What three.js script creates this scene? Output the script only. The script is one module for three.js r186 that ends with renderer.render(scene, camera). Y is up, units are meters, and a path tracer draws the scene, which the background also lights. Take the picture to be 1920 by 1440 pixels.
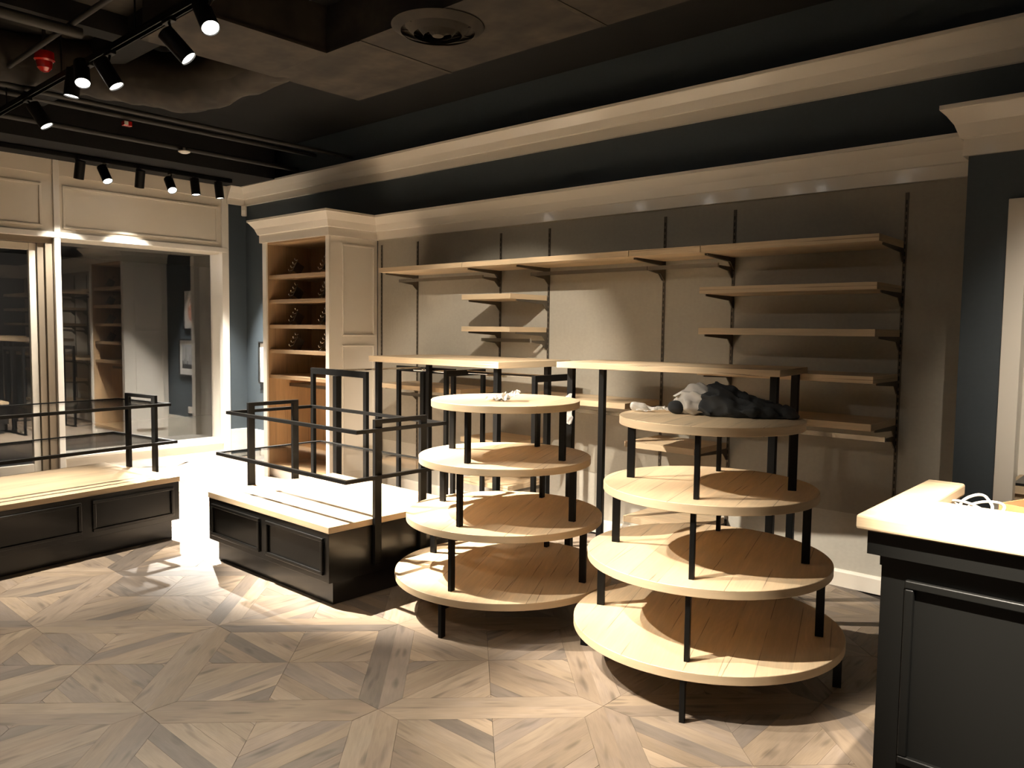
import * as THREE from 'three';
import { mergeGeometries, toCreasedNormals } from 'three/addons/utils/BufferGeometryUtils.js';
import { RoundedBoxGeometry } from 'three/addons/geometries/RoundedBoxGeometry.js';
import { MarchingCubes } from 'three/addons/objects/MarchingCubes.js';
import { createNoise3D } from 'simplex-noise';

// ---------------------------------------------------------------- camera, background, exposure
const scene = new THREE.Scene();
const camera = new THREE.PerspectiveCamera(52.26, 4 / 3, 0.05, 60);
camera.position.set(8.1421, 1.4637, 4.6624);
camera.rotation.order = 'YXZ';
camera.rotation.set(-0.0675, 0.7292, 0.0127);
camera.updateMatrixWorld(); camera.updateProjectionMatrix();
const renderer = new THREE.WebGLRenderer({ antialias: true });
renderer.toneMapping = THREE.LinearToneMapping;
renderer.toneMappingExposure = 1.0;
renderer.shadowMap.enabled = true;
scene.background = new THREE.Color(0x000000);
const LAMP = new THREE.Color().setRGB(1.0, 0.89, 0.74);     // warm white of the track spots
const LAMP2 = new THREE.Color().setRGB(1.0, 0.95, 0.86);    // cooler spots by the shop window

// ---------------------------------------------------------------- helpers
let seed = 12345;
const rnd = () => { seed = (seed * 1664525 + 1013904223) >>> 0; return seed / 4294967296; };
const n3 = createNoise3D(rnd);
const rr = (a, b) => a + (b - a) * rnd();
const V = (x, y, z) => new THREE.Vector3(x, y, z);
const used = {};
const numbered = (n) => { const k = used[n] = (used[n] ?? -1) + 1; return k ? `${n}_${String(k).padStart(3, '0')}` : n; };
function meta(o, label, category, group) { o.userData.label = label; if (category) o.userData.category = category; if (group) o.userData.group = group; return o; }
function thing(name, label, category, pos = [0, 0, 0], turn = 0, group) {
  const o = new THREE.Group(); o.name = numbered(name); o.position.set(...pos); o.rotation.y = turn; scene.add(o);
  return meta(o, label, category, group);
}
function struct(name, geo, mat, label) {
  const o = geo ? new THREE.Mesh(geo, mat) : new THREE.Group(); o.name = name; o.userData.kind = 'structure';
  if (label) o.userData.label = label;
  if (geo) { o.castShadow = o.receiveShadow = true; }
  scene.add(o); return o;
}
function part(parent, name, geos, mat, label) {
  const g = Array.isArray(geos) ? (geos.length > 1 ? mergeGeometries(geos) : geos[0]) : geos;
  const m = new THREE.Mesh(g, mat); m.name = name; m.castShadow = m.receiveShadow = true; parent.add(m);
  if (label) m.userData.label = label;
  return m;
}
function solo(name, geos, mat, label, category, pos = [0, 0, 0], group) {
  const g = Array.isArray(geos) ? (geos.length > 1 ? mergeGeometries(geos) : geos[0]) : geos;
  const m = new THREE.Mesh(g, mat); m.name = numbered(name); m.castShadow = m.receiveShadow = true; m.position.set(...pos); scene.add(m);
  return meta(m, label, category, group);
}
// texture coordinates in metres: u runs along the grain axis
function uvm(g, grain = 'x', ou = 0, ov = 0) {
  if (g.index) g = g.toNonIndexed();
  const p = g.attributes.position, uv = new Float32Array(p.count * 2), gi = 'xyz'.indexOf(grain);
  const a = V(), b = V(), c = V(), n = V();
  for (let i = 0; i < p.count; i += 3) {
    a.fromBufferAttribute(p, i); b.fromBufferAttribute(p, i + 1); c.fromBufferAttribute(p, i + 2);
    n.subVectors(b, a).cross(c.clone().sub(a));
    const d = [Math.abs(n.x), Math.abs(n.y), Math.abs(n.z)], k = d.indexOf(Math.max(...d));
    const ax = [0, 1, 2].filter((q) => q !== k);
    let iu, iv, su = 1;
    if (ax.includes(gi)) { iu = gi; iv = ax.find((q) => q !== gi); } else { iv = ax.includes(1) ? 1 : ax[1]; iu = ax.find((q) => q !== iv); }
    [a, b, c].forEach((q, j) => { const r = q.toArray(); uv[(i + j) * 2] = (r[iu] * su + ou) / 2; uv[(i + j) * 2 + 1] = r[iv] + ov; });
  }
  g.setAttribute('uv', new THREE.BufferAttribute(uv, 2));
  for (const k of Object.keys(g.attributes)) if (!['position', 'normal', 'uv', 'color'].includes(k)) g.deleteAttribute(k);
  return g;
}
// box from min corner to max corner
function box(x0, y0, z0, x1, y1, z1, grain = 'x', bev = 0) {
  const w = x1 - x0, h = y1 - y0, d = z1 - z0;
  const g = bev ? new RoundedBoxGeometry(w, h, d, 1, bev) : new THREE.BoxGeometry(w, h, d);
  g.translate((x0 + x1) / 2, (y0 + y1) / 2, (z0 + z1) / 2);
  return uvm(g, grain, rnd() * 2, rnd());
}
const cb = (w, h, d, x, y, z, grain = 'x', bev = 0) => box(x - w / 2, y - h / 2, z - d / 2, x + w / 2, y + h / 2, z + d / 2, grain, bev);
function bar(a, b, w, h = w) {                      // rectangular bar between two points
  const A = V(...a), B = V(...b), L = A.distanceTo(B), g = new THREE.BoxGeometry(w, h, L);
  const m = new THREE.Matrix4().lookAt(A, B, Math.abs(B.y - A.y) > 0.99 * L ? V(0, 0, 1) : V(0, 1, 0));
  g.applyMatrix4(m); g.translate(...A.clone().add(B).multiplyScalar(0.5).toArray());
  return uvm(g, 'x');
}
function rod(a, b, r0, r1 = r0, seg = 20, open = false) {
  const A = V(...a), B = V(...b), L = A.distanceTo(B), g = new THREE.CylinderGeometry(r1, r0, L, seg, 1, open);
  g.applyQuaternion(new THREE.Quaternion().setFromUnitVectors(V(0, 1, 0), B.clone().sub(A).normalize()));
  g.translate(...A.clone().add(B).multiplyScalar(0.5).toArray());
  return uvm(g, 'x');
}
function tube(pts, r, seg = 40, rs = 8, closed = false) {
  return uvm(new THREE.TubeGeometry(new THREE.CatmullRomCurve3(pts.map((p) => V(...p)), closed), seg, r, rs, closed), 'x');
}
function lathe(pts, seg = 64, crease = 0.5) {
  return uvm(toCreasedNormals(new THREE.LatheGeometry(pts.map((p) => new THREE.Vector2(...p)), seg), crease), 'x', rnd() * 2, rnd());
}
// moulding: profile [[out, y], ...] swept along a plan path [[x, z], ...], mitred; side = +1 / -1 says which way is out
function sweep(path, profile, side = 1) {
  const nrm = path.slice(1).map((p, i) => { const dx = p[0] - path[i][0], dz = p[1] - path[i][1], l = Math.hypot(dx, dz); return [-dz / l * side, dx / l * side]; });
  const rings = path.map((p, i) => {
    const a = nrm[Math.max(0, i - 1)], b = nrm[Math.min(nrm.length - 1, i)];
    const mx = a[0] + b[0], mz = a[1] + b[1], s = 2 / (mx * mx + mz * mz);
    return profile.map(([o, y]) => [p[0] + mx * s * o, y, p[1] + mz * s * o]);
  });
  const pos = [];
  const quad = (a, b, c, d) => pos.push(...a, ...b, ...c, ...a, ...c, ...d);
  const n = profile.length;
  for (let i = 0; i + 1 < rings.length; i++) for (let k = 0; k < n; k++) {
    const k2 = (k + 1) % n;
    if (side > 0) quad(rings[i][k], rings[i][k2], rings[i + 1][k2], rings[i + 1][k]); else quad(rings[i][k], rings[i + 1][k], rings[i + 1][k2], rings[i][k2]);
  }
  for (const [R, f] of [[rings[0], 1], [rings[rings.length - 1], -1]]) for (let k = 1; k + 1 < n; k++) {
    const t = f * side > 0 ? [R[0], R[k + 1], R[k]] : [R[0], R[k], R[k + 1]]; pos.push(...t[0], ...t[1], ...t[2]);
  }
  const g = new THREE.BufferGeometry(); g.setAttribute('position', new THREE.Float32BufferAttribute(pos, 3)); g.computeVertexNormals();
  return uvm(g, 'x');
}
// thin raised frame (panel moulding) in a vertical plane; axis 'x' faces +x at x = at, axis 'z' faces +z at z = at
function frameMould(axis, at, h0, h1, y0, y1, w = 0.022, d = 0.014) {
  const B = (a0, a1, b0, b1) => axis === 'x' ? box(at, b0, a0, at + d, b1, a1, 'z', 0.004) : box(a0, b0, at, a1, b1, at + d, 'x', 0.004);
  return [B(h0, h1, y1 - w, y1), B(h0, h1, y0, y0 + w), B(h0, h0 + w, y0 + w, y1 - w), B(h1 - w, h1, y0 + w, y1 - w)];
}

// ---------------------------------------------------------------- textures
function makeTex(w, h, fn, srgb = true) {
  const d = new Uint8Array(w * h * 4);
  for (let y = 0; y < h; y++) for (let x = 0; x < w; x++) { const c = fn(x, y), i = (y * w + x) * 4; d[i] = c[0]; d[i + 1] = c[1]; d[i + 2] = c[2]; d[i + 3] = 255; }
  const t = new THREE.DataTexture(d, w, h); t.wrapS = t.wrapT = THREE.RepeatWrapping; t.magFilter = THREE.LinearFilter; t.minFilter = THREE.LinearMipmapLinearFilter; t.generateMipmaps = true;
  if (srgb) t.colorSpace = THREE.SRGBColorSpace;
  t.needsUpdate = true; return t;
}
// tiling noise: u, v in 0..1, fu / fv cells
function tn(u, v, fu, fv, s) {
  const a = u * Math.PI * 2, b = v * Math.PI * 2, ru = fu / (Math.PI * 2), rv = fv / (Math.PI * 2);
  return 0.5 * (n3(Math.cos(a) * ru + s, Math.sin(a) * ru, Math.cos(b) * rv + Math.sin(b) * rv * 0.0 + s * 3.1) + n3(Math.sin(a) * ru - s, Math.cos(a) * ru + s * 2, Math.sin(b) * rv - s));
}
const cl = (x) => Math.max(0, Math.min(255, x));
// oak veneer: 2 m along u, 1 m along v, staves with knots and dark shakes
function oakTex() {
  const W = 1024, H = 1024, crack = new Float32Array(W * H);
  for (let k = 0; k < 13; k++) {
    let x = rnd() * W, y = rnd() * H; const L = rr(70, 240), sl = rr(-0.12, 0.12), th = rr(0.9, 1.7);
    for (let i = 0; i < L; i++) {
      const f = Math.sin(Math.PI * i / L); y += sl + (rnd() - 0.5) * 0.9; x += 1;
      for (let q = -4; q <= 4; q++) { const yy = ((Math.round(y) + q) % H + H) % H, xx = (Math.round(x) % W), dd = Math.abs(q + Math.round(y) - y) / (th * f + 0.25); const v = f * Math.exp(-dd * dd); crack[yy * W + xx] = Math.max(crack[yy * W + xx], v * 0.75); }
    }
  }
  const stave = Array.from({ length: 8 }, () => [rr(-7, 7), rr(0, 9)]);
  return makeTex(W, H, (x, y) => {
    const u = x / W, v = y / H, s = stave[Math.floor(v * 8) % 8];
    const warp = tn(u, v, 2, 3, s[1]) * 0.7;
    const ring = Math.sin((v * 46 + warp * 5 + s[1]) * 6.283) * 0.5;
    const fine = tn(u, v, 14, 260, 4.2), mid = tn(u, v, 4, 30, 7.7), big = tn(u, v, 3, 4, 1.3);
    const k = 1 + s[0] / 190 + 0.025 * ring * (0.5 + mid) + 0.03 * fine + 0.055 * mid + 0.05 * big;
    const jt = Math.abs(((v * 8 + 0.5) % 1) - 0.5) * 125, jn = tn(u, v, 5, 5, 21.7), c = Math.min(0.85, Math.max(crack[y * W + x], Math.max(0, Math.min(1, (jn + 0.12) * 2.6)) * 0.62 * Math.exp(-jt * jt * 0.5)));
    const r = 202 * k, g = 179 * k - 2 * mid, b = 147 * k - 3 * mid;
    return [cl(r * (1 - 0.68 * c)), cl(g * (1 - 0.72 * c)), cl(b * (1 - 0.74 * c))];
  });
}
const OAK = oakTex();
// floor plank grain, multiplied with each plank's own colour
const PLANK = makeTex(1024, 1024, (x, y) => {
  const u = x / 1024, v = y / 1024;
  const fine = tn(u, v, 20, 200, 2.1), mid = tn(u, v, 6, 34, 5.5), big = tn(u, v, 5, 9, 8.8);
  const st = Math.max(0, tn(u, v, 7, 26, 11.3) - 0.28) * 1.5, gr = Math.max(0, tn(u, v, 9, 14, 14.9) - 0.2);
  const k = 0.9 + 0.04 * fine + 0.05 * mid + 0.05 * big - 0.24 * st;
  return [cl(255 * (k + 0.0 * gr)), cl(255 * (k + 0.01 * gr)), cl(255 * (k + 0.05 * gr))];
});
const MOTTLE = makeTex(512, 512, (x, y) => { const u = x / 512, v = y / 512, k = 0.96 + 0.012 * tn(u, v, 9, 7, 3.3) + 0.02 * tn(u, v, 60, 58, 6.1); return [cl(255 * k), cl(255 * k), cl(255 * k)]; });
const DIRTY = makeTex(512, 512, (x, y) => { const u = x / 512, v = y / 512, a = tn(u, v, 5, 6, 1.7), b = tn(u, v, 24, 20, 9.1), k = 0.72 + 0.28 * a + 0.1 * b; return [cl(255 * k), cl(250 * k), cl(240 * k)]; });
const BRUSH = makeTex(256, 256, (x, y) => { const k = 128 + 40 * tn(x / 256, y / 256, 40, 40, 2.2); return [k, k, k]; }, false);

// ---------------------------------------------------------------- materials
const S = (o) => new THREE.MeshStandardMaterial(o);
const M = {
  oak: S({ map: OAK, roughness: 0.52 }),
  bookOak: S({ map: OAK, color: 0xdacbb9, roughness: 0.55 }),
  plank: S({ map: PLANK, vertexColors: true, roughness: 0.55 }),
  sub: S({ color: 0x2a241d, roughness: 0.95 }),
  white: S({ color: 0xe9e2d6, roughness: 0.34 }),
  gloss: new THREE.MeshPhysicalMaterial({ color: 0xefe7da, roughness: 0.30, clearcoat: 0.5, clearcoatRoughness: 0.09 }),
  cream: S({ color: 0xddd3c2, roughness: 0.4 }),
  blue: S({ color: 0x3e484f, map: MOTTLE, roughness: 0.72 }),
  greyPanel: S({ color: 0xa8a295, map: MOTTLE, roughness: 0.6 }),
  dado: S({ color: 0xc6c2b7, map: MOTTLE, roughness: 0.6 }),
  black: new THREE.MeshPhysicalMaterial({ color: 0x070707, roughness: 0.5, specularIntensity: 0.45 }),
  blackGloss: new THREE.MeshPhysicalMaterial({ color: 0x090908, roughness: 0.32, clearcoat: 0.35, clearcoatRoughness: 0.12 }),
  counter: new THREE.MeshPhysicalMaterial({ color: 0x0f0f0e, roughness: 0.38, specularIntensity: 0.6 }),
  ceil: S({ color: 0x0c0c0c, map: DIRTY, roughness: 0.95 }),
  slab: S({ color: 0x3a352e, map: DIRTY, roughness: 0.95 }),
  duct: S({ color: 0x3f3932, map: DIRTY, roughness: 0.85 }),
  pipe: S({ color: 0x2c2b29, roughness: 0.7 }),
  metal: S({ color: 0xb9b4ab, metalness: 1, roughness: 0.26 }),
  steel: S({ color: 0x6d665a, metalness: 0.85, roughness: 0.4 }),
  bracket: S({ color: 0x5a5247, metalness: 0.4, roughness: 0.5 }),
  slot: S({ color: 0x171512, roughness: 0.9 }),
  chrome: S({ color: 0xd9d7d2, metalness: 1, roughness: 0.12 }),
  jamb: S({ color: 0x9a8c79, roughness: 0.35, metalness: 0.3 }),
  glass: new THREE.MeshPhysicalMaterial({ color: 0xffffff, transmission: 1, thickness: 0, roughness: 0.01, ior: 1.75, specularIntensity: 1 }),
  shelfGlass: new THREE.MeshPhysicalMaterial({ color: 0xffffff, transmission: 1, thickness: 0, roughness: 0.03, ior: 1.52 }),
  frameDark: S({ color: 0x131313, roughness: 0.35 }),
  paper: S({ color: 0xf2efe9, roughness: 0.8 }),
  plastic: S({ color: 0xded9cf, roughness: 0.45 }),
  red: new THREE.MeshPhysicalMaterial({ color: 0xb3170f, roughness: 0.25, clearcoat: 0.6 }),
  card: S({ color: 0xa9754a, map: MOTTLE, roughness: 0.85 }),
  cable: S({ color: 0xd8d3c8, roughness: 0.5 }),
  jacket: S({ color: 0x37393b, map: MOTTLE, roughness: 0.95 }),
  knit: S({ color: 0xc9c3bb, map: MOTTLE, roughness: 0.95 }),
  lining: S({ color: 0x2b2c2e, roughness: 0.95 }),
  film: new THREE.MeshPhysicalMaterial({ color: 0xf2efea, transmission: 0.55, thickness: 0, roughness: 0.35, side: THREE.DoubleSide }),
  lens: S({ color: 0xffffff, emissive: new THREE.Color(1, 0.95, 0.86), emissiveIntensity: 9, roughness: 0.4 }),
  corridor: S({ color: 0x3a3937, roughness: 0.8 }),
  panelLight: S({ color: 0xffffff, emissive: new THREE.Color(1, 0.97, 0.92), emissiveIntensity: 2.2 }),
  stone: S({ color: 0x2a2c2e, roughness: 0.4 }),
};

// ================================================================= STRUCTURE
// ---- floor: mitred parquet, 0.62 m modules with a diagonal double band that alternates from module to module
{
  const floor = struct('floor', box(-0.3, -0.12, -0.2, 9.9, -0.012, 7.1), M.sub, 'parquet floor of mitred greige oak planks in star modules');
  const A = 0.621, AZ = 0.62, X0 = -0.396, Z0 = -0.29, bw = 0.086, w = A / 8, gap = 0.0007;
  const tones = [[178, 156, 128], [164, 141, 114], [190, 168, 139], [150, 131, 110], [128, 116, 104], [184, 160, 128], [170, 150, 127], [156, 134, 106], [141, 127, 113], [172, 152, 126], [100, 92, 84]];
  const clip = (poly, f) => { const out = []; poly.forEach((p, i) => { const q = poly[(i + 1) % poly.length], a = f(p), b = f(q); if (a >= 0) out.push(p); if ((a >= 0) !== (b >= 0)) { const t = a / (a - b); out.push([p[0] + t * (q[0] - p[0]), p[1] + t * (q[1] - p[1])]); } }); return out; };
  const area = (p) => Math.abs(p.reduce((s, a, i) => { const b = p[(i + 1) % p.length]; return s + a[0] * b[1] - a[1] * b[0]; }, 0)) / 2;
  const planks = [];
  for (let i = 0; i < 16; i++) for (let j = 0; j < 12; j++) {
    const sq = [[0, 0], [A, 0], [A, A], [0, A]], polys = [], q2 = Math.SQRT2;
    polys.push([clip(clip(sq, (p) => p[0] - p[1]), (p) => bw * q2 - (p[0] - p[1])), Math.PI / 4]);
    polys.push([clip(clip(sq, (p) => p[1] - p[0]), (p) => bw * q2 - (p[1] - p[0])), Math.PI / 4]);
    const dist = [(p) => p[1], (p) => A - p[0], (p) => A - p[1], (p) => p[0]];
    for (let e = 0; e < 4; e++) for (let k = 0; k < 4; k++) {
      let P = sq;
      for (let o = 0; o < 4; o++) if (o !== e) P = clip(P, (p) => dist[o](p) - dist[e](p));
      P = clip(clip(P, (p) => dist[e](p) - k * w), (p) => (k + 1) * w - dist[e](p));
      // cut the diagonal band away on either side
      const a = clip(P, (p) => (p[0] - p[1]) - bw * q2), b = clip(P, (p) => (p[1] - p[0]) - bw * q2);
      for (const r of [a, b]) if (r.length > 2 && area(r) > 2e-5) polys.push([r, e % 2 ? Math.PI / 2 : 0]);
    }
    const flip = (i + j) % 2 === 0;
    for (const [P, ang] of polys) {
      if (P.length < 3) continue;
      let cx = 0, cy = 0; P.forEach((p) => { cx += p[0] / P.length; cy += p[1] / P.length; });
      let pts = P.map((p) => { const d = Math.hypot(p[0] - cx, p[1] - cy), s = Math.max(0, (d - gap * 1.6) / d); return [cx + (p[0] - cx) * s, cy + (p[1] - cy) * s]; });
      if (flip) pts = pts.map((p) => [A - p[0], p[1]]).reverse();
      pts = pts.map((p) => [X0 + i * A + p[0], Z0 + j * AZ + p[1] * AZ / A]);
      if (pts.some((p) => p[0] > 9.85 || p[1] > 7.05) || pts.every((p) => p[0] < -0.28 || p[1] < -0.02)) continue;
      pts = pts.map((p) => [Math.max(p[0], -0.28), Math.max(p[1], -0.02)]);
      planks.push({ pts, ang: flip ? Math.PI - ang : ang });
    }
  }
  const geo = ({ pts, ang }) => {
    const c0 = tones[Math.floor(rnd() * tones.length)], c = c0.map((q, i) => q * 0.5 * [0.93, 0.94, 0.98][i] + [146, 131, 115][i] * 0.5), t = rr(0.95, 1.05), col = new THREE.Color().setRGB(c[0] / 255 * t, c[1] / 255 * t, c[2] / 255 * t, THREE.SRGBColorSpace);
    const top = rr(-0.0006, 0), pos = [], n = pts.length, ca = Math.cos(ang), sa = Math.sin(ang), ou = rnd() * 2, ov = rnd();
    for (let k = 1; k + 1 < n; k++) for (const q of [0, k + 1, k]) pos.push(pts[q][0], top, pts[q][1]);
    for (let k = 0; k < n; k++) { const a = pts[k], b = pts[(k + 1) % n]; pos.push(a[0], top, a[1], b[0], top, b[1], b[0], -0.011, b[1], a[0], top, a[1], b[0], -0.011, b[1], a[0], -0.011, a[1]); }
    const g = new THREE.BufferGeometry(); g.setAttribute('position', new THREE.Float32BufferAttribute(pos, 3)); g.computeVertexNormals();
    const uv = [], cc = [];
    for (let k = 0; k < pos.length; k += 3) { const x = pos[k], z = pos[k + 2]; uv.push((x * ca + z * sa) / 1.6 + ou, (-x * sa + z * ca) / 0.8 + ov); cc.push(col.r, col.g, col.b); }
    g.setAttribute('uv', new THREE.Float32BufferAttribute(uv, 2)); g.setAttribute('color', new THREE.Float32BufferAttribute(cc, 3));
    return g;
  };
  const hidden = (x, z) => (x > 3.5 && x < 4.75 && z > 1.4 && z < 2.25) || (x > 7.6 && z > 2.2 && z < 2.75);
  for (const p of planks) {
    const s = p.pts.map((q) => V(q[0], 0, q[1]).project(camera)).map((q) => [q.x * 960, q.y * 720, q.z]);
    let cx = 0, cz = 0; p.pts.forEach((q) => { cx += q[0] / p.pts.length; cz += q[1] / p.pts.length; });
    const inFrame = s.every((q) => q[2] < 1) && s.some((q) => Math.abs(q[0]) < 960 && Math.abs(q[1]) < 720);
    p.size = inFrame && !hidden(cx, cz) ? area(s.map((q) => [q[0], q[1]])) : 0;
  }
  planks.sort((a, b) => b.size - a.size);
  planks.slice(0, 296).forEach((p) => part(floor, 'plank', geo(p), M.plank));
  const rest = part(floor, 'plank_field', planks.slice(296).map(geo), M.plank); rest.userData.kind = 'stuff';
}
// ---- back wall: blue paint, grey shelving panel, light dado
{
  const w = struct('wall_back', box(-0.4, 0, -0.15, 9.8, 3.5, 0), M.blue, 'dark blue painted back wall above the grey shelving panel');
  part(w, 'shelving_panel', box(2.30, 0.437, 0, 7.6, 2.30, 0.02), M.greyPanel, 'warm grey shelving panel');
  part(w, 'dado', [box(2.30, 0, 0, 7.6, 0.437, 0.016), box(-0.1, 0, 0, 1.19, 0.315, 0.016)], M.dado, 'light painted dado');
}
struct('baseboard_back', [sweep([[2.30, 0.016], [7.6, 0.016]], [[0, 0], [0.018, 0], [0.018, 0.085], [0.01, 0.1], [0, 0.1]], 1)][0], M.white, 'white baseboard under the grey shelving wall');
const crown = (b, t, out) => [[0, b], [0.03, b], [0.03, b + (t - b) * 0.34], [0.042, b + (t - b) * 0.36], [out * 0.55, b + (t - b) * 0.62], [out * 0.93, b + (t - b) * 0.9], [out, b + (t - b) * 0.91], [out, t], [0, t]];
struct('trim_1', sweep([[-0.1, 0.24], [-0.1, 0], [9.8, 0]], crown(2.83, 3.03, 0.125), 1), M.gloss, 'upper cream crown moulding running along the dark blue wall');
struct('trim_2', sweep([[2.305, 0.02], [7.26, 0.02]], crown(2.29, 2.5, 0.115), 1), M.gloss, 'lower glossy cream cornice above the grey shelving panel');
// ---- pier at the right with its own cornice
{
  const p = struct('wall_pier', box(7.27, 0, 0, 7.44, 2.5, 0.6), M.blue, 'dark blue pier right of the shelving wall');
  part(p, 'upper_wall', box(7.44, 2.07, 0, 9.8, 2.5, 0.6), M.blue);
  part(p, 'cornice', sweep([[7.27, 0.02], [7.27, 0.6], [9.8, 0.6]], crown(2.28, 2.5, 0.115).map(([o, y]) => [o - 0.01, y]), 1), M.gloss, 'cream crown moulding capping the pier');
}
// ---- left wall: blue corner, white shopfront header, window and door
{
  const w = struct('wall_left', box(-0.28, 0, -0.15, -0.1, 3.5, 0.22), M.blue, 'dark blue corner strip beside the white shopfront');
  part(w, 'header', box(-0.48, 2.29, 0.22, -0.1, 3.02, 5.6), M.cream, 'cream shopfront header with raised panel mouldings');
  part(w, 'panel_moulding', frameMould('x', -0.1, 0.34, 1.90, 2.385, 2.79), M.cream);
  part(w, 'panel_moulding', frameMould('x', -0.1, 2.08, 3.6, 2.385, 2.79), M.cream);
  part(w, 'top_rail', box(-0.1, 2.88, 0.24, -0.085, 3.02, 5.6), M.cream);
  part(w, 'header_ledge', box(-0.1, 2.29, 0.24, -0.07, 2.345, 5.6, 'z', 0.006), M.white);
  part(w, 'corner_post', box(-0.16, 0, 0.22, -0.075, 3.02, 0.30, 'y', 0.005), M.white);
  part(w, 'mullion', box(-0.48, 0, 1.93, -0.075, 3.02, 1.985, 'y', 0.005), M.white);
  part(w, 'upper_wall', box(-0.28, 3.02, 0.24, -0.1, 3.5, 7.1), M.ceil);
  part(w, 'plain_wall', box(-0.28, 0, 3.25, -0.1, 2.29, 7.1), M.cream);
  part(w, 'dado', box(-0.1, 0, 0.016, -0.085, 0.315, 0.24), M.dado);
}
{
  const w = struct('window_1', null, null, 'tall fixed shop window in a white frame with a dark pane');
  part(w, 'sill', [box(-0.48, 0, 0.22, -0.1, 0.165, 1.93), box(-0.48, 0.165, 0.22, -0.085, 0.195, 1.93, 'z', 0.006)], M.white);
  part(w, 'jamb', box(-0.48, 0.195, 0.20, -0.16, 2.29, 0.235), M.white);
  part(w, 'pane', box(-0.456, 0.19, 0.23, -0.45, 2.295, 1.935), M.glass);
}
{
  const d = struct('door_1', null, null, 'glazed shop door in a brown grey metal frame');
  part(d, 'door_jamb', [box(-0.27, 0, 1.985, -0.12, 2.29, 2.05), box(-0.24, 0, 2.05, -0.15, 2.25, 2.11), box(-0.27, 0, 3.13, -0.12, 2.29, 3.25), box(-0.27, 2.235, 2.05, -0.12, 2.29, 3.13)], M.jamb);
  part(d, 'stile', [box(-0.225, 0.02, 2.112, -0.175, 2.232, 2.175, 'y', 0.004), box(-0.225, 0.02, 3.06, -0.175, 2.232, 3.128, 'y', 0.004)], M.cream);
  part(d, 'rail', [box(-0.225, 2.165, 2.175, -0.175, 2.232, 3.06, 'z', 0.004), box(-0.225, 0.02, 2.175, -0.175, 0.14, 3.06, 'z', 0.004)], M.cream);
  part(d, 'pane', box(-0.203, 0.13, 2.17, -0.197, 2.17, 3.065), M.glass);
}
// ---- far sides of the room, behind and beside the camera
struct('wall_right', box(9.8, 0, -0.15, 9.95, 3.5, 7.25), M.blue, 'painted wall on the right side of the shop');
struct('wall_front', box(-0.4, 0, 7.1, 9.95, 3.5, 7.25), M.cream, 'light wall on the near side of the shop');
// ---- ceiling
{
  const c = struct('ceiling', box(-0.4, 3.38, -0.15, 9.95, 3.5, 7.25), M.ceil, 'black painted open ceiling');
  part(c, 'bulkhead', box(-0.1, 3.02, 0.13, 0.72, 3.38, 7.1), M.ceil, 'black bulkhead above the shopfront');
  part(c, 'concrete_strip', box(2.35, 3.365, 2.3, 4.3, 3.378, 5.2), M.slab, 'bare concrete soffit');
  part(c, 'joist', box(1.1, 3.2, 2.42, 4.0, 3.38, 2.56), M.ceil);
  part(c, 'joist', box(2.9, 3.24, 2.5, 3.05, 3.38, 5.5), M.ceil);
}
// ---- the dark arcade beyond the shop window
{
  const o = struct('wall_outside', box(-4.4, 0, -2.5, -4.3, 3.4, 7), M.corridor, 'dark arcade wall beyond the shop window');
  part(o, 'outside_floor', box(-4.4, -0.12, -2.5, -0.3, -0.012, 7), M.stone);
  part(o, 'outside_ceiling', box(-4.4, 2.45, -2.5, -0.49, 2.55, 7), M.corridor);
  part(o, 'outside_wall', box(-4.4, 0, -2.6, -0.28, 3.4, -2.5), M.corridor); part(o, 'outside_wall', box(-4.4, 0, 7, -0.28, 3.4, 7.1), M.corridor);
}

// ================================================================= LIGHTS: track spots
// head at `at` (lens centre) hanging from a track point, pointing at `to`
function spot(label, hang, lens, to, cd, half, col, pen = 0.6, group = 'black track spotlights') {
  const o = thing('track_spotlight', label, 'spotlight', hang, 0, group);
  const H = V(...hang), L = V(...lens).sub(H), dir = V(...to).sub(V(...lens)).normalize(), back = L.clone().addScaledVector(dir, -0.165), mid = L.clone().addScaledVector(dir, -0.1);
  part(o, 'adapter', cb(0.1, 0.03, 0.034, 0, -0.012, 0, 'x', 0.004), M.black);
  part(o, 'stem', rod([0, -0.02, 0], mid.toArray(), 0.007, 0.007, 10), M.black);
  part(o, 'housing', [rod(back.toArray(), L.toArray(), 0.043, 0.043, 36, true), rod(back.toArray(), back.clone().addScaledVector(dir, 0.004).toArray(), 0.043, 0.043, 36), rod(L.clone().addScaledVector(dir, -0.012).toArray(), L.toArray(), 0.0432, 0.0405, 36, true)], M.black);
  part(o, 'lens', rod(L.clone().addScaledVector(dir, -0.012).toArray(), L.clone().addScaledVector(dir, -0.008).toArray(), 0.04, 0.04, 36), M.lens, 'glowing lens');
  const s = new THREE.SpotLight(col, cd, 0, half * Math.PI / 180, pen, 2);
  s.position.copy(V(...lens).addScaledVector(dir, 0.004)); s.target.position.set(...to); s.castShadow = true; s.shadow.mapSize.set(1024, 1024); s.shadow.radius = 1;
  scene.add(s, s.target); return o;
}
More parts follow.
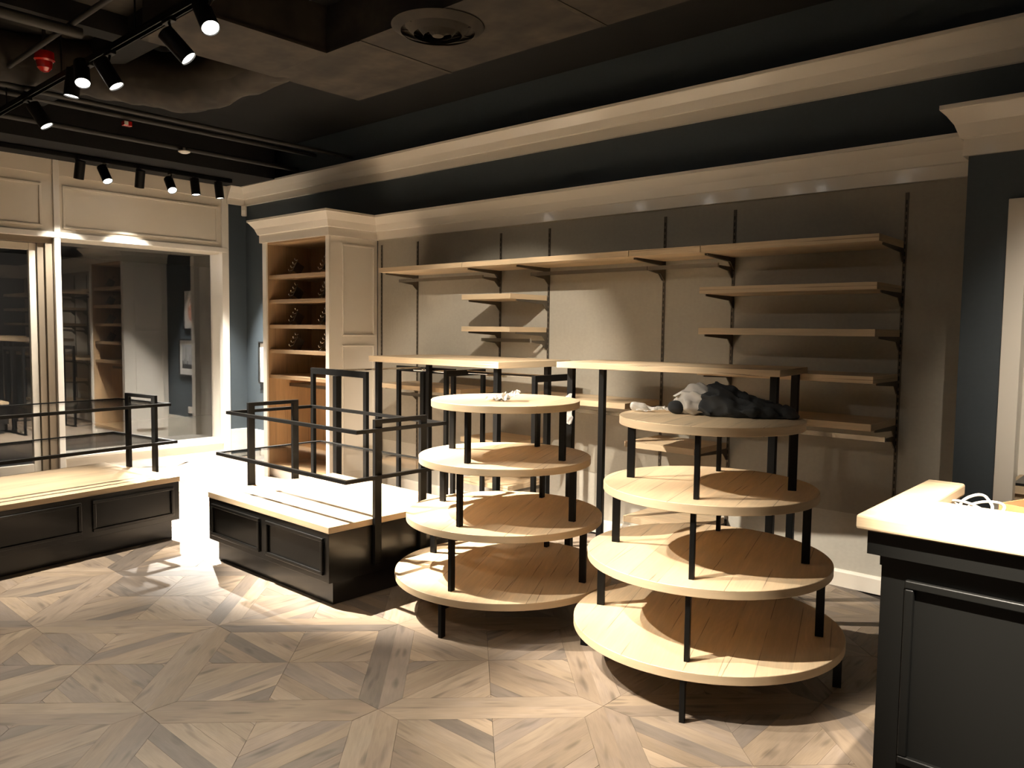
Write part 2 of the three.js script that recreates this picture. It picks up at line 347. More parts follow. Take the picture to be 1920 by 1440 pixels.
function track(label, x0, x1, y, z, axis = 'x') {
  const o = thing('lighting_track', label, 'track', axis === 'x' ? [x0, y, z] : [z, y, x0], 0, 'lighting tracks');
  const L = x1 - x0, B = (a0, a1, b0, b1, c0, c1) => axis === 'x' ? box(a0, b0, c0, a1, b1, c1) : box(c0, b0, a0, c1, b1, a1, 'z');
  part(o, 'rail', [B(0, L, 0, 0.006, -0.018, 0.018), B(0, L, -0.03, 0.006, -0.018, -0.013), B(0, L, -0.03, 0.006, 0.013, 0.018)], M.black);
  const top = axis === 'x' ? 3.38 - y : 3.02 - y;
  if (top > 0.02) for (let k = 0.3; k < L; k += 1.1) part(o, 'hanger', B(k - 0.004, k + 0.004, 0.006, top, -0.004, 0.004), M.black);
}
const TZ = 2.79, NZ = 3.95;
track('long black lighting track crossing the ceiling at upper left', 1.2, 6.6, 3.05, TZ);
track('short black track under the bulkhead above the shop window', 0.42, 3.4, 3.008, 0.36, 'z');
track('black lighting track overhead, nearer the camera', 3.6, 8.8, 3.2, NZ);
track('added black track behind the camera, carrying the rear fill spotlights', 3.6, 9.2, 3.2, 5.7);  // unseen track, added to hold the rear fill spots
spot('black spotlight seen side on, aimed down right, nearest the top of the long track', [4.1, 3.03, TZ], [4.25, 2.80, 2.76], [5.45, 0.75, 1.35], 80, 21, LAMP, 0.35);
spot('glowing spotlight facing the camera beside the dark gap between the ducts', [4.56, 3.03, TZ], [4.59, 2.85, 2.82], [6.1, 0.9, 2.9], 22, 28, LAMP, 0.9);
spot('brightest round spotlight facing the camera on the long track', [3.05, 3.03, TZ], [3.085, 2.89, 2.84], [4.6, 0.3, 3.3], 26, 32, LAMP, 1);
spot('tilted glowing spotlight left of the brightest one on the long track', [2.84, 3.03, TZ], [2.872, 2.856, 2.83], [2.75, 0.2, 3.1], 60, 26, LAMP, 1);
spot('spotlight hanging straight down right of the brightest one', [3.36, 3.03, TZ], [3.42, 2.82, 2.78], [4.35, 0.45, 1.7], 230, 22, LAMP, 0.45);
spot('leftmost spotlight on the long track, aimed down right', [1.95, 3.03, TZ], [2.16, 2.81, 2.74], [3.1, 0.2, 1.45], 240, 22, LAMP, 0.9);
spot('spotlight cut by the top edge of the picture, in the dark gap between ducts', [5.35, 3.03, TZ], [5.38, 2.80, 2.77], [4.55, 0.6, 0.8], 40, 20, LAMP, 0.7);
const SX = 0.36, SG = 'spotlights above the shop window';
spot('leftmost of the six spotlights above the shop window', [SX, 2.995, 1.91], [SX - 0.02, 2.80, 1.905], [-0.06, 1.5, 1.93], 26, 30, LAMP2, 0.8, SG);
spot('left one of the two bright spotlights above the shop window, tilted toward the room', [SX, 2.995, 1.67], [SX + 0.06, 2.80, 1.68], [2.2, 0, 1.3], 300, 22, LAMP2, 0.9, SG);
spot('third spotlight from the left above the shop window, straight down', [SX, 2.995, 1.36], [SX - 0.025, 2.80, 1.36], [-0.08, 1.6, 1.3], 34, 30, LAMP2, 0.8, SG);
spot('right one of the two bright spotlights above the shop window, tilted toward the room', [SX, 2.995, 1.055], [SX + 0.07, 2.80, 1.08], [2.7, 0.2, 1.3], 300, 22, LAMP2, 0.9, SG);
spot('fifth spotlight from the left above the shop window', [SX, 2.995, 0.81], [SX + 0.01, 2.80, 0.81], [0.75, 0, 0.7], 170, 25, LAMP2, 0.6, SG);
spot('rightmost of the six spotlights above the shop window, next to the blue corner', [SX, 2.995, 0.55], [SX + 0.005, 2.80, 0.55], [0.5, 0, 0.3], 130, 25, LAMP2, 0.6, SG);
// spots on the nearer tracks, out of view above and behind the camera; some are added fill
const NG = 'spotlights on the nearer tracks overhead';
spot('overhead track spotlight aimed at the right round table', [4.6, 3.18, NZ], [4.66, 3.0, NZ - 0.05], [6.6, 0.15, 1.5], 62, 14, LAMP, 0.7, NG);
spot('overhead track spotlight aimed at the front of the right round table', [5.7, 3.18, NZ], [5.75, 3.0, NZ - 0.03], [6.75, 0.0, 2.15], 95, 16, LAMP, 0.8, NG);
spot('overhead track spotlight aimed left across the shelving wall', [6.1, 3.18, 3.2], [6.06, 3.0, 3.15], [3.9, 0.85, 0.2], 45, 18.5, LAMP, 0.3, NG);
spot('overhead track spotlight above the counter top', [8.1, 3.18, NZ], [8.08, 2.98, NZ - 0.1], [8.0, 1.05, 2.6], 230, 14, LAMP, 0.6, NG);
spot('added overhead fill spotlight washing the floor before the counter', [6.7, 3.18, NZ], [6.7, 2.98, NZ], [6.6, 0, 3.3], 6, 34, LAMP, 1, NG);  // added wide dim spot, fills the shadows around the tables
spot('added overhead spotlight brightening the blue pier', [8.35, 3.18, NZ], [8.33, 2.99, NZ - 0.08], [8.0, 1.3, 0.6], 34, 14, LAMP, 0.9, NG);  // added spot, lightens the pier and the white niche frame
spot('added overhead fill spotlight washing the open floor', [5.1, 3.18, NZ], [5.1, 2.98, NZ], [5.0, 0, 3.6], 6, 34, LAMP, 1, NG);  // added wide dim spot, soft fill over the open floor
spot('added rear fill spotlight aimed over the camera to the shelving wall', [6.2, 3.18, 5.7], [6.2, 3.0, 5.65], [5.2, 0.7, 0.9], 6, 26, LAMP, 1, NG);  // added fill from behind, lifts the shade on the shelving side
spot('added rear fill spotlight aimed over the camera to the plinths', [5.0, 3.18, 5.7], [4.98, 3.0, 5.65], [4.6, 0.6, 1.4], 6, 25, LAMP, 1, NG);  // added fill from behind, lifts the shade around the plinths
spot('added rear bounce spotlight lighting the floor behind the camera', [7.0, 3.18, 5.7], [7.0, 3.0, 5.7], [7.0, 0, 5.9], 20, 42, LAMP, 1, NG);  // added downlight, gives bounce off the floor out of view
spot('added rear bounce spotlight lighting the floor left of the camera', [4.4, 3.18, 5.7], [4.4, 3.0, 5.7], [4.4, 0, 5.5], 20, 42, LAMP, 1, NG);  // second added downlight for floor bounce, left of the camera

// ================================================================= BOOKCASE
{
  const X0 = 1.19, X1 = 2.292, D = 0.54, o = thing('bookcase', 'tall cream corner bookcase with oak shelves and a crown moulding', 'bookcase', [0, 0, 0]);
  part(o, 'side_panel', box(X0, 0, 0.002, X0 + 0.03, 2.3, D), M.white);
  part(o, 'side_panel', box(X1 - 0.03, 0, 0.022, X1, 2.3, D), M.white);
  part(o, 'stile', box(X0, 0, D, X0 + 0.07, 2.3, D + 0.018, 'y', 0.003), M.white);
  part(o, 'stile', box(X1 - 0.055, 0, D, X1, 2.3, D + 0.018, 'y', 0.003), M.white);
  part(o, 'back_panel', box(X0 + 0.03, 0.1, 0.022, X1 - 0.03, 2.3, 0.04, 'y'), M.bookOak);
  part(o, 'lining', box(X0 + 0.03, 0.1, 0.04, X0 + 0.055, 2.28, D - 0.002, 'y'), M.bookOak);
  part(o, 'lining', box(X1 - 0.055, 0.1, 0.04, X1 - 0.03, 2.28, D - 0.002, 'y'), M.bookOak);
  part(o, 'top_board', box(X0 + 0.055, 2.27, 0.04, X1 - 0.055, 2.3, D, 'x'), M.bookOak);
  part(o, 'plinth', box(X0 + 0.03, 0, 0.1, X1 - 0.03, 0.1, D - 0.03), M.white);
  for (const y of [1.975, 1.739, 1.497, 1.257, 1.01, 0.13]) part(o, 'shelf', box(X0 + 0.056, y - 0.036, 0.042, X1 - 0.056, y, D - 0.02, 'x', 0.002), M.bookOak);
  part(o, 'hanging_rail', [box(X0 + 0.056, 0.885, 0.27, X1 - 0.056, 0.915, 0.3), box(X0 + 0.056, 0.885, 0.05, X0 + 0.07, 0.915, 0.3)], M.steel);
  for (const [x, dir] of [[X1, 1], [X0, -1]]) for (const [y0, y1] of [[1.40, 2.225], [0.14, 1.32]]) {
    const g = frameMould('x', x, 0.06, 0.42, y0, y1, 0.016, 0.012); if (dir < 0) g.forEach((q) => q.translate(-0.012, 0, 0));
    part(o, 'panel_moulding', g, M.white);
  }
  part(o, 'cornice', sweep([[X0, 0.002], [X0, D + 0.018], [X1, D + 0.018], [X1, 0.022]], crown(2.285, 2.5, 0.115).map(([a, b]) => [a - 0.01, b]), 1), M.gloss, 'cream crown moulding');
  // slanted wire display clips on the shelves
  const rowName = ['top', 'second', 'third', 'fourth', 'fifth'], sideName = ['left', 'right'];
  [1.975, 1.739, 1.497, 1.257].forEach((y, r) => [1.53, 2.02].forEach((x, k) => {
    const c = thing('display_clip', `small slanted wire display clip on the ${rowName[r]} bookcase shelf, ${sideName[k]} side`, 'display clip', [x, y, 0.33], 0, 'wire display clips in the bookcase');
    const A = [0, 0.004, 0.14], B = [-0.045, 0.15, 0.02];
    part(c, 'spine', tube([A, [-0.01, 0.04, 0.1], B], 0.0035, 14, 6), M.steel);
    const hooks = [];
    for (let q = 1; q < 5; q++) { const t = q / 4, px = -0.045 * t, py = 0.004 + 0.146 * t, pz = 0.14 - 0.12 * t; hooks.push(tube([[px, py, pz], [px - 0.012, py - 0.006, pz + 0.02], [px - 0.012, py + 0.012, pz + 0.028]], 0.004, 8, 6)); }
    part(c, 'hook', hooks, M.chrome);
    part(c, 'plate', cb(0.05, 0.004, 0.1, 0.015, 0.003, 0.09), M.steel);
    part(c, 'card', uvm(new THREE.BoxGeometry(0.004, 0.1, 0.09).rotateX(-0.5).translate(0.012, 0.062, 0.05)), M.bracket);
  }));
}

// ================================================================= WALL SHELVING
const UX = [2.36, 2.86, 3.86, 4.36, 5.36, 5.86, 6.86];
const ordinal = ['first', 'second', 'third', 'fourth', 'fifth', 'sixth', 'seventh'];
UX.forEach((x, i) => {
  const o = thing('shelf_upright', `${ordinal[i]} slotted steel wall upright from the bookcase on the grey panel`, 'wall upright', [x, 0, 0.02], 0, 'slotted wall uprights');
  part(o, 'channel', box(-0.009, 0.2, 0, 0.009, 2.241, 0.007, 'y'), M.bracket);
  const s = []; for (let y = 0.23; y < 2.22; y += 0.04) s.push(cb(0.006, 0.024, 0.003, 0, y, 0.0062));
  part(o, 'slot_row', s, M.slot);
});
function bracketGeo(L, drop = 0.055) {   // a tapering arm, local: at the wall, pointing +z, top at y = 0
  const sh = new THREE.Shape(); sh.moveTo(0, 0); sh.lineTo(L, 0); sh.lineTo(L, -0.012); sh.lineTo(0.06, -0.028); sh.lineTo(0.012, -drop - 0.02); sh.lineTo(0, -drop - 0.02); sh.closePath();
  const g = new THREE.ExtrudeGeometry(sh, { depth: 0.006, bevelEnabled: false }); g.rotateY(-Math.PI / 2); g.translate(0.003, 0, 0); return uvm(g);
}
function wallShelf(bay, y, label) {
  const x0 = UX[bay] + 0.002, x1 = UX[bay + 1] - 0.002, L = x1 - x0, o = thing('wall_shelf', label, 'shelf', [x0, y, 0.03], 0, 'oak wall shelves');
  part(o, 'board', box(0, -0.038, 0.012, L, 0, 0.43, 'x', 0.0015), M.oak);
  for (const x of [0.004, L - 0.004]) { const b = bracketGeo(0.36); b.translate(x, -0.0382, -0.003); part(o, 'bracket', b, M.bracket); }
}
function hangRail(bay, y, label) {
  const x0 = UX[bay] + 0.002, x1 = UX[bay + 1] - 0.002, L = x1 - x0, o = thing('hanging_rail', label, 'rail', [x0, y, 0.03], 0, 'steel hanging rails');
  part(o, 'bar', box(-0.004, -0.014, 0.19, L + 0.004, 0.012, 0.207), M.metal);
  for (const x of [0.005, L - 0.005]) { const b = bracketGeo(0.2, 0.05); b.translate(x, 0, -0.003); part(o, 'bracket', b, M.bracket); }
}
const bays = ['the bay next to the bookcase', 'the narrow bay left of centre', 'the wide middle bay', 'the narrow bay right of centre', 'the wide bay by the blue pier'];
for (const [b, y, t] of [[0, 1.98, 'top'], [0, 1.01, 'low'], [1, 1.98, 'top'], [1, 1.735, 'second'], [1, 1.495, 'third'], [1, 0.65, 'low'], [1, 0.33, 'lowest'], [2, 1.98, 'top'], [2, 1.01, 'low'], [3, 1.98, 'top'], [3, 0.77, 'low'], [3, 0.285, 'lowest'],
  [4, 1.98, 'top'], [4, 1.737, 'second'], [4, 1.497, 'third'], [4, 1.255, 'fourth'], [4, 1.01, 'fifth and lowest']]) wallShelf([1, 2, 3, 4, 5][b], y, `${t} oak wall shelf in ${bays[b]}`);
for (const [b, y, t] of [[0, 1.885, 'upper'], [0, 0.91, 'lower'], [1, 1.395, 'short'], [2, 1.885, 'upper'], [2, 0.91, 'lower'], [3, 1.885, 'short upper'], [4, 0.91, 'long low']]) hangRail([1, 2, 3, 4, 5][b], y, `${t} steel hanging rail in ${bays[b]}`);

// ================================================================= PICTURES, SOCKET, SENSOR on the blue wall
function canvasTex(w, h, draw) { const c = document.createElement('canvas'); c.width = w; c.height = h; draw(c.getContext('2d'), w, h); const t = new THREE.CanvasTexture(c); t.colorSpace = THREE.SRGBColorSpace; return t; }
function picture(label, x0, x1, y0, y1, tex) {
  const o = thing('framed_picture', label, 'picture', [(x0 + x1) / 2, y0, 0.002]); const w = x1 - x0, h = y1 - y0;
  part(o, 'frame', [box(-w / 2, 0, 0, w / 2, 0.016, 0.028), box(-w / 2, h - 0.016, 0, w / 2, h, 0.028), box(-w / 2, 0.016, 0, -w / 2 + 0.016, h - 0.016, 0.028), box(w / 2 - 0.016, 0.016, 0, w / 2, h - 0.016, 0.028)], M.frameDark);
  const g = new THREE.PlaneGeometry(w - 0.03, h - 0.03); g.translate(0, h / 2, 0.012);
  part(o, 'print', g, S({ map: tex, roughness: 0.7 }));
}
picture('black framed print of a dark skyline with chimneys, on the blue wall by the bookcase', 0.19, 0.84, 0.845, 1.31, canvasTex(512, 366, (c, w, h) => {
  c.fillStyle = '#f4f1ec'; c.fillRect(0, 0, w, h); c.fillStyle = '#a9abac'; c.fillRect(50, 46, w - 100, h - 110); c.fillStyle = '#232425'; c.fillRect(50, h - 110, w - 100, 46);
  for (const [x, b, t] of [[85, 26, 30], [120, 34, 44], [150, 50, 60], [185, 22, 34], [330, 22, 40], [400, 18, 60], [430, 28, 36]]) c.fillRect(x, h - 108 - t, b, t);
  c.fillRect(290, 150, 8, 110); c.fillRect(372, 80, 9, 180); c.fillRect(450, h - 150, 12, 60);
}));
picture('black framed print of a peach coloured loop shape, above the skyline print', 0.30, 0.70, 1.43, 1.93, canvasTex(400, 500, (c, w, h) => {
  c.fillStyle = '#f3efe8'; c.fillRect(0, 0, w, h); c.fillStyle = '#e6d8cb'; c.fillRect(90, 80, 220, 330); c.fillStyle = '#e2a184'; c.beginPath(); c.ellipse(200, 290, 90, 110, 0, 0, 7); c.fill();
  c.strokeStyle = '#8b4a38'; c.lineWidth = 12; c.beginPath(); c.ellipse(200, 255, 88, 140, 0.1, 0, 7); c.stroke(); c.strokeStyle = '#5c3a33'; c.lineWidth = 7; c.beginPath(); c.arc(225, 200, 52, 0.4, 3.4); c.stroke();
}));
{
  const o = thing('wall_socket', 'white double wall socket low on the blue wall by the corner', 'socket', [0.56, 0.37, 0.002]);
  part(o, 'plate', box(-0.073, 0, 0, 0.073, 0.086, 0.009, 'x', 0.003), M.plastic);
  part(o, 'switch', [cb(0.016, 0.022, 0.005, -0.04, 0.066, 0.01), cb(0.016, 0.022, 0.005, 0.04, 0.066, 0.01)], M.paper);
  part(o, 'pin_hole', [-0.04, 0.04].flatMap((x) => [cb(0.005, 0.01, 0.002, x, 0.045, 0.0092), cb(0.01, 0.005, 0.002, x - 0.012, 0.026, 0.0092), cb(0.01, 0.005, 0.002, x + 0.012, 0.026, 0.0092)]), M.slot);
}
{
  const o = thing('motion_sensor', 'small white motion sensor high in the room corner below the upper cornice', 'sensor', [-0.062, 2.715, 0.04], Math.PI / 4);
  part(o, 'housing', cb(0.056, 0.115, 0.04, 0, 0.057, 0, 'y', 0.008), M.plastic);
  part(o, 'window', cb(0.042, 0.05, 0.008, 0, 0.04, 0.018, 'y', 0.003), M.paper);
}

// ================================================================= ROUND TIERED TABLES
function edgeUv(g) {      // the rim carries an edge band: grain runs around it
  const p = g.attributes.position, uv = g.attributes.uv, n = g.attributes.normal;
  for (let i = 0; i < p.count; i += 3) {
    if (Math.abs(n.getY(i)) > 0.5 && Math.abs(n.getY(i + 1)) > 0.5 && Math.abs(n.getY(i + 2)) > 0.5) continue;
    const a0 = Math.atan2(p.getZ(i), p.getX(i));
    for (let k = 0; k < 3; k++) { let a = Math.atan2(p.getZ(i + k), p.getX(i + k)); if (a - a0 > 3) a -= 2 * Math.PI; if (a - a0 < -3) a += 2 * Math.PI; uv.setXY(i + k, a * 0.25, p.getY(i + k) + 0.3); }
  }
  return g;
}
function roundTable(label, x, z, deg) {
  const o = thing('tiered_round_table', label, 'display table', [x, 0, z], 0, 'four tier round display tables');
  const R = [0.391, 0.454, 0.518, 0.575], Y = [1.104, 0.811, 0.508, 0.205], T = 0.036;
  R.forEach((r, i) => {
    const g = edgeUv(lathe([[0, -T], [r - 0.002, -T], [r, -T + 0.002], [r, -0.002], [r - 0.002, 0], [0, 0]], 120)); const d = part(o, 'tier', g, M.oak); d.position.y = Y[i]; d.rotation.y = deg * Math.PI / 180 + 0.55 + i * 0.04;
  });
  R.forEach((r, i) => {
    const y1 = Y[i] - T, y0 = i < 3 ? Y[i + 1] : 0, rad = i < 3 ? r - 0.047 : r - 0.028;
    for (let k = 0; k < 4; k++) {
      const a = (deg + 90 * k) * Math.PI / 180, g = cb(0.034, y1 - y0, 0.02, 0, (y1 + y0) / 2, 0, 'y', 0.002);
      g.rotateY(-a); g.translate(Math.cos(a) * rad, 0, Math.sin(a) * rad);
      part(o, 'leg', g, M.black);
    }
  });
  const a = deg * Math.PI / 180; // steel cross under the lowest tier
  part(o, 'cross_brace', [0, 1].map((k) => bar([Math.cos(a + k * Math.PI / 2) * 0.55, 0.15, Math.sin(a + k * Math.PI / 2) * 0.55], [-Math.cos(a + k * Math.PI / 2) * 0.55, 0.15, -Math.sin(a + k * Math.PI / 2) * 0.55], 0.02, 0.03 - k * 0.002)), M.black);
}
roundTable('left four tier round oak display table with a small plastic bag on top', 5.375, 1.615, 80);
roundTable('right four tier round oak display table with grey garments on top', 6.535, 1.57, 70);

// ================================================================= TALL RECTANGULAR TABLES
function tallTable(label, cx, cz, L, W, H, turn, T, ix, front, back) {
  const o = thing('tall_table', label, 'table', [cx, 0, cz], turn, 'tall oak tables on black legs');
  part(o, 'tabletop', box(-L / 2, H - T, -W / 2, L / 2, H, W / 2, 'x', 0.002), M.oak);
  for (const sx of [-1, 1]) for (const z of [-W / 2 + back, W / 2 - front]) part(o, 'leg', cb(0.038, H - T - 0.001, 0.038, sx * (L / 2 - ix), (H - T - 0.001) / 2, z, 'y', 0.003), M.black);
}
tallTable('tall oak topped table behind the left round display', 4.175, 0.715, 1.33, 0.72, 1.27, -0.02, 0.042, 0.055, 0.05, 0.18);
tallTable('tall oak topped table behind the right round display', 5.915, 0.775, 1.27, 0.53, 1.29, 0.13, 0.034, 0.05, 0.09, 0.05);

// ================================================================= GARMENT RACKS
{
  const o = thing('garment_rack', 'black end frame garment rack with a centre post, behind the middle plinth', 'garment rack', [3.47, 0, 0.892], -0.05);
  for (const z of [-0.4, 0.4]) {
    const f = part(o, 'end_frame', [cb(0.036, 1.13, 0.025, -0.342, 0.565, z, 'y'), cb(0.036, 1.13, 0.025, 0.342, 0.565, z, 'y'), cb(0.72, 0.044, 0.025, 0, 1.148, z)], M.black);
    part(o, 'centre_post', cb(0.045, 1.126, 0.045, 0, 0.563, z + (z < 0 ? 0.012 : 0.012), 'y'), M.black);
    part(o, 'foot', cb(0.72, 0.012, 0.04, 0, 0.006, z), M.black);
  }
  part(o, 'hang_bar', [cb(0.02, 0.012, 0.8, -0.02, 1.166, 0, 'z', 0.004), cb(0.02, 0.012, 0.8, 0.02, 1.166, 0, 'z', 0.004)], M.chrome);
  part(o, 'hang_bar', rod([-0.12, 1.145, -0.385], [0.3, 1.145, -0.385], 0.011), M.chrome);
}
{
  const o = thing('garment_rack', 'narrow black garment rack with a thin chrome bar, between the two tall tables', 'garment rack', [4.53, 0, 0.672], 0.02);
  for (const x of [-0.4, 0.4]) part(o, 'end_frame', [cb(0.03, 1.14, 0.025, x, 0.57, -0.19, 'y'), cb(0.03, 1.14, 0.025, x, 0.57, 0.19, 'y'), cb(0.03, 0.042, 0.405, x, 1.16, 0, 'z'), cb(0.03, 0.012, 0.405, x, 0.006, 0, 'z')], M.black);
  part(o, 'hang_bar', [cb(0.8, 0.022, 0.012, 0, 1.166, 0, 'x', 0.004)], M.chrome);
  part(o, 'bar_plate', cb(0.16, 0.012, 0.05, -0.1, 1.15, 0, 'x', 0.003), M.metal);
}

// ================================================================= PLINTHS WITH GLASS TRAYS
// local: length along x, front face +z
function plinth(label, cx, cz, turn, upperGlass) {
  const L = 1.29, W = 0.945, H = 0.43, o = thing('display_plinth', label, 'plinth', [cx, 0, cz], turn, 'low black plinths with oak tops');
  part(o, 'worktop', box(-L / 2, H - 0.034, -W / 2, L / 2, H, W / 2, 'x', 0.002), M.oak);
  part(o, 'body', box(-L / 2 + 0.004, 0.13, -W / 2 + 0.004, L / 2 - 0.004, H - 0.036, W / 2 - 0.004, 'x', 0.002), M.blackGloss);
  part(o, 'toe_kick', box(-L / 2 + 0.035, 0, -W / 2 + 0.05, L / 2 - 0.035, 0.13, W / 2 - 0.05), M.blackGloss);
  for (const [a, b] of [[-L / 2 + 0.05, -0.035], [0.035, L / 2 - 0.05]]) for (const s of [1, -1]) {
    const g = frameMould('z', W / 2 - 0.005, a, b, 0.165, 0.365, 0.02, 0.014); if (s < 0) g.forEach((q) => q.rotateY(Math.PI));
    part(o, 'panel_moulding', g, M.blackGloss);
  }
  for (const s of [-1, 1]) {
    const x = s * (L / 2 + 0.012);
    const f = part(o, 'post_frame', [cb(0.022, 0.8, 0.045, x, 0.575, -0.165, 'y'), cb(0.022, 0.8, 0.045, x, 0.575, 0.165, 'y'), cb(0.022, 0.024, 0.285, x, 0.963, 0, 'z')], M.black);
  }
  const tray = (y, l, w, glass) => {
    const t = part(o, 'tray_frame', [cb(l, 0.02, 0.02, 0, y, w / 2 - 0.01), cb(l, 0.02, 0.02, 0, y, -w / 2 + 0.01), cb(0.02, 0.02, w - 0.04, l / 2 - 0.01, y, 0, 'z'), cb(0.02, 0.02, w - 0.04, -l / 2 + 0.01, y, 0, 'z')], M.black);
    if (glass) part(t, 'glass_pane', box(-l / 2 + 0.02, y + 0.001, -w / 2 + 0.02, l / 2 - 0.02, y + 0.006, w / 2 - 0.02), M.shelfGlass, 'clear glass pane');
  };
  tray(0.66, 1.37, 0.79, true); tray(0.918, 1.37, 0.65, upperGlass);
}
plinth('low black plinth with oak top and glass tray in the middle of the floor', 4.12, 1.8275, 0, false);
{
  const th = Math.PI / 2 + 8.5 * Math.PI / 180, c = 2.852, z = 2.187, d = [0.148, 0.989], w = [-0.989, 0.148];
  plinth('low black plinth with oak top and glass trays at the left edge', c + d[0] * 0.645 + w[0] * 0.4725, z + d[1] * 0.645 + w[1] * 0.4725, th, true);
}

// ================================================================= COUNTER
{
  const o = thing('service_counter', 'black panelled service counter with an L shaped oak ledge at the right', 'counter', [7.544, 0, 2.78]);
  const x1 = 2.1;
  const sh = new THREE.Shape(); sh.moveTo(0, 0); sh.lineTo(x1, 0); sh.lineTo(x1, 0.29); sh.lineTo(0.096, 0.29); sh.lineTo(0.096, 0.61); sh.lineTo(0, 0.61); sh.closePath();
  const g = new THREE.ExtrudeGeometry(sh, { depth: 0.022, bevelEnabled: true, bevelThickness: 0.008, bevelSize: 0.008, bevelSegments: 3, bevelOffset: -0.008 });
  g.rotateX(-Math.PI / 2); g.translate(0, 1.02, 0);
  part(o, 'oak_ledge', uvm(g, 'x', 0.3, 0.2), M.oak);
  part(o, 'frieze', [box(0.02, 0.955, -0.27, x1, 1.012, -0.02), box(0.02, 0.955, -0.59, 0.08, 1.012, -0.27)], M.counter);
  part(o, 'front_panel', [box(0.045, 0.06, -0.14, x1, 0.955, -0.05), box(0.045, 0.93, -0.05, x1, 0.955, -0.035)], M.counter);
  part(o, 'side_panel', box(0.045, 0.06, -0.58, 0.08, 0.955, -0.14), M.counter);
  part(o, 'toe_kick', box(0.08, 0, -0.55, x1, 0.06, -0.08), M.black);
  part(o, 'panel_moulding', frameMould('z', -0.05, 0.1, 0.98, 0.47, 0.905, 0.02, 0.016), M.counter);
  part(o, 'panel_moulding', frameMould('z', -0.05, 1.06, 2.0, 0.47, 0.905, 0.02, 0.016), M.counter);
  part(o, 'desk', box(0.08, 0.80, -0.86, x1, 0.83, -0.14, 'x', 0.002), M.oak);
  part(o, 'desk_leg', [box(0.09, 0, -0.85, 0.12, 0.8, -0.6), box(x1 - 0.04, 0, -0.85, x1 - 0.01, 0.8, -0.14)], M.counter);
}
{
  const o = thing('cardboard_box', 'open brown cardboard box behind the counter ledge', 'box', [7.875, 0.83, 2.22], -0.35);
  const w = 0.22, d = 0.18, h = 0.195, t = 0.005;
  part(o, 'wall', [box(-w / 2, 0, -d / 2, -w / 2 + t, h, d / 2), box(w / 2 - t, 0, -d / 2, w / 2, h, d / 2), box(-w / 2 + t, 0, -d / 2, w / 2 - t, h, -d / 2 + t), box(-w / 2 + t, 0, d / 2 - t, w / 2 - t, h, d / 2), box(-w / 2, 0, -d / 2, w / 2, t, d / 2)], M.card);
  const f = box(0, 0, -d / 2, 0.1, t, d / 2); f.rotateZ(0.9); f.translate(w / 2, h, 0); part(o, 'flap', f, M.card);
}
{
  const o = thing('cable_coil', 'loose coil of white cable behind the counter ledge', 'cable', [7.72, 0.83, 2.36]);
  const pts = []; for (let i = 0; i < 60; i++) { const a = i * 0.55; pts.push([Math.cos(a) * (0.042 + 0.01 * Math.sin(i)) + 0.02 * Math.sin(i * 0.3), 0.09 + 0.1 * (0.5 + 0.5 * Math.sin(a * 0.5 + i * 0.1)) + i * 0.0006, Math.sin(a) * 0.05 + (i - 30) * 0.001]); }
  part(o, 'cord', tube(pts, 0.0038, 300, 6), M.cable);
  part(o, 'plug', cb(0.03, 0.05, 0.03, 0.0, 0.025, 0.0, 'y', 0.006), M.cable);
}
// ---- wall niche with cabinet right of the pier
{
  const o = thing('niche_cabinet', 'white framed niche with an oak drawer cabinet at the right picture edge', 'cabinet', [7.44, 0, 0.0]);
  const W = 1.5;
  part(o, 'frame', [box(0, 0, 0.56, 0.075, 2.07, 0.625, 'y', 0.003), box(W - 0.075, 0, 0.56, W, 2.07, 0.625, 'y', 0.003), box(0.075, 1.995, 0.56, W - 0.075, 2.07, 0.625, 'x', 0.003)], M.white);
  part(o, 'back_panel', box(0.0, 0, 0.14, W, 2.07, 0.16), M.white);
  part(o, 'side_panel', [box(0, 0, 0.16, 0.02, 2.07, 0.56), box(W - 0.02, 0, 0.16, W, 2.07, 0.56)], M.white);
  part(o, 'drawer_unit', [box(0.03, 0.76, 0.17, W - 0.03, 0.795, 0.54, 'x', 0.002), box(0.03, 0, 0.17, W - 0.03, 0.755, 0.51)], M.oak);
  for (let k = 0; k < 3; k++) part(o, 'drawer_front', box(0.035, 0.5 - k * 0.245, 0.511, W - 0.035, 0.74 - k * 0.245, 0.528, 'x', 0.002), M.oak);
  part(o, 'top_mat', box(0.06, 0.796, 0.2, W - 0.06, 0.806, 0.52), M.frameDark);
  const w = struct('wall_niche_side', box(8.94, 0, 0, 9.8, 2.07, 0.6), M.blue, 'blue wall right of the niche');
}

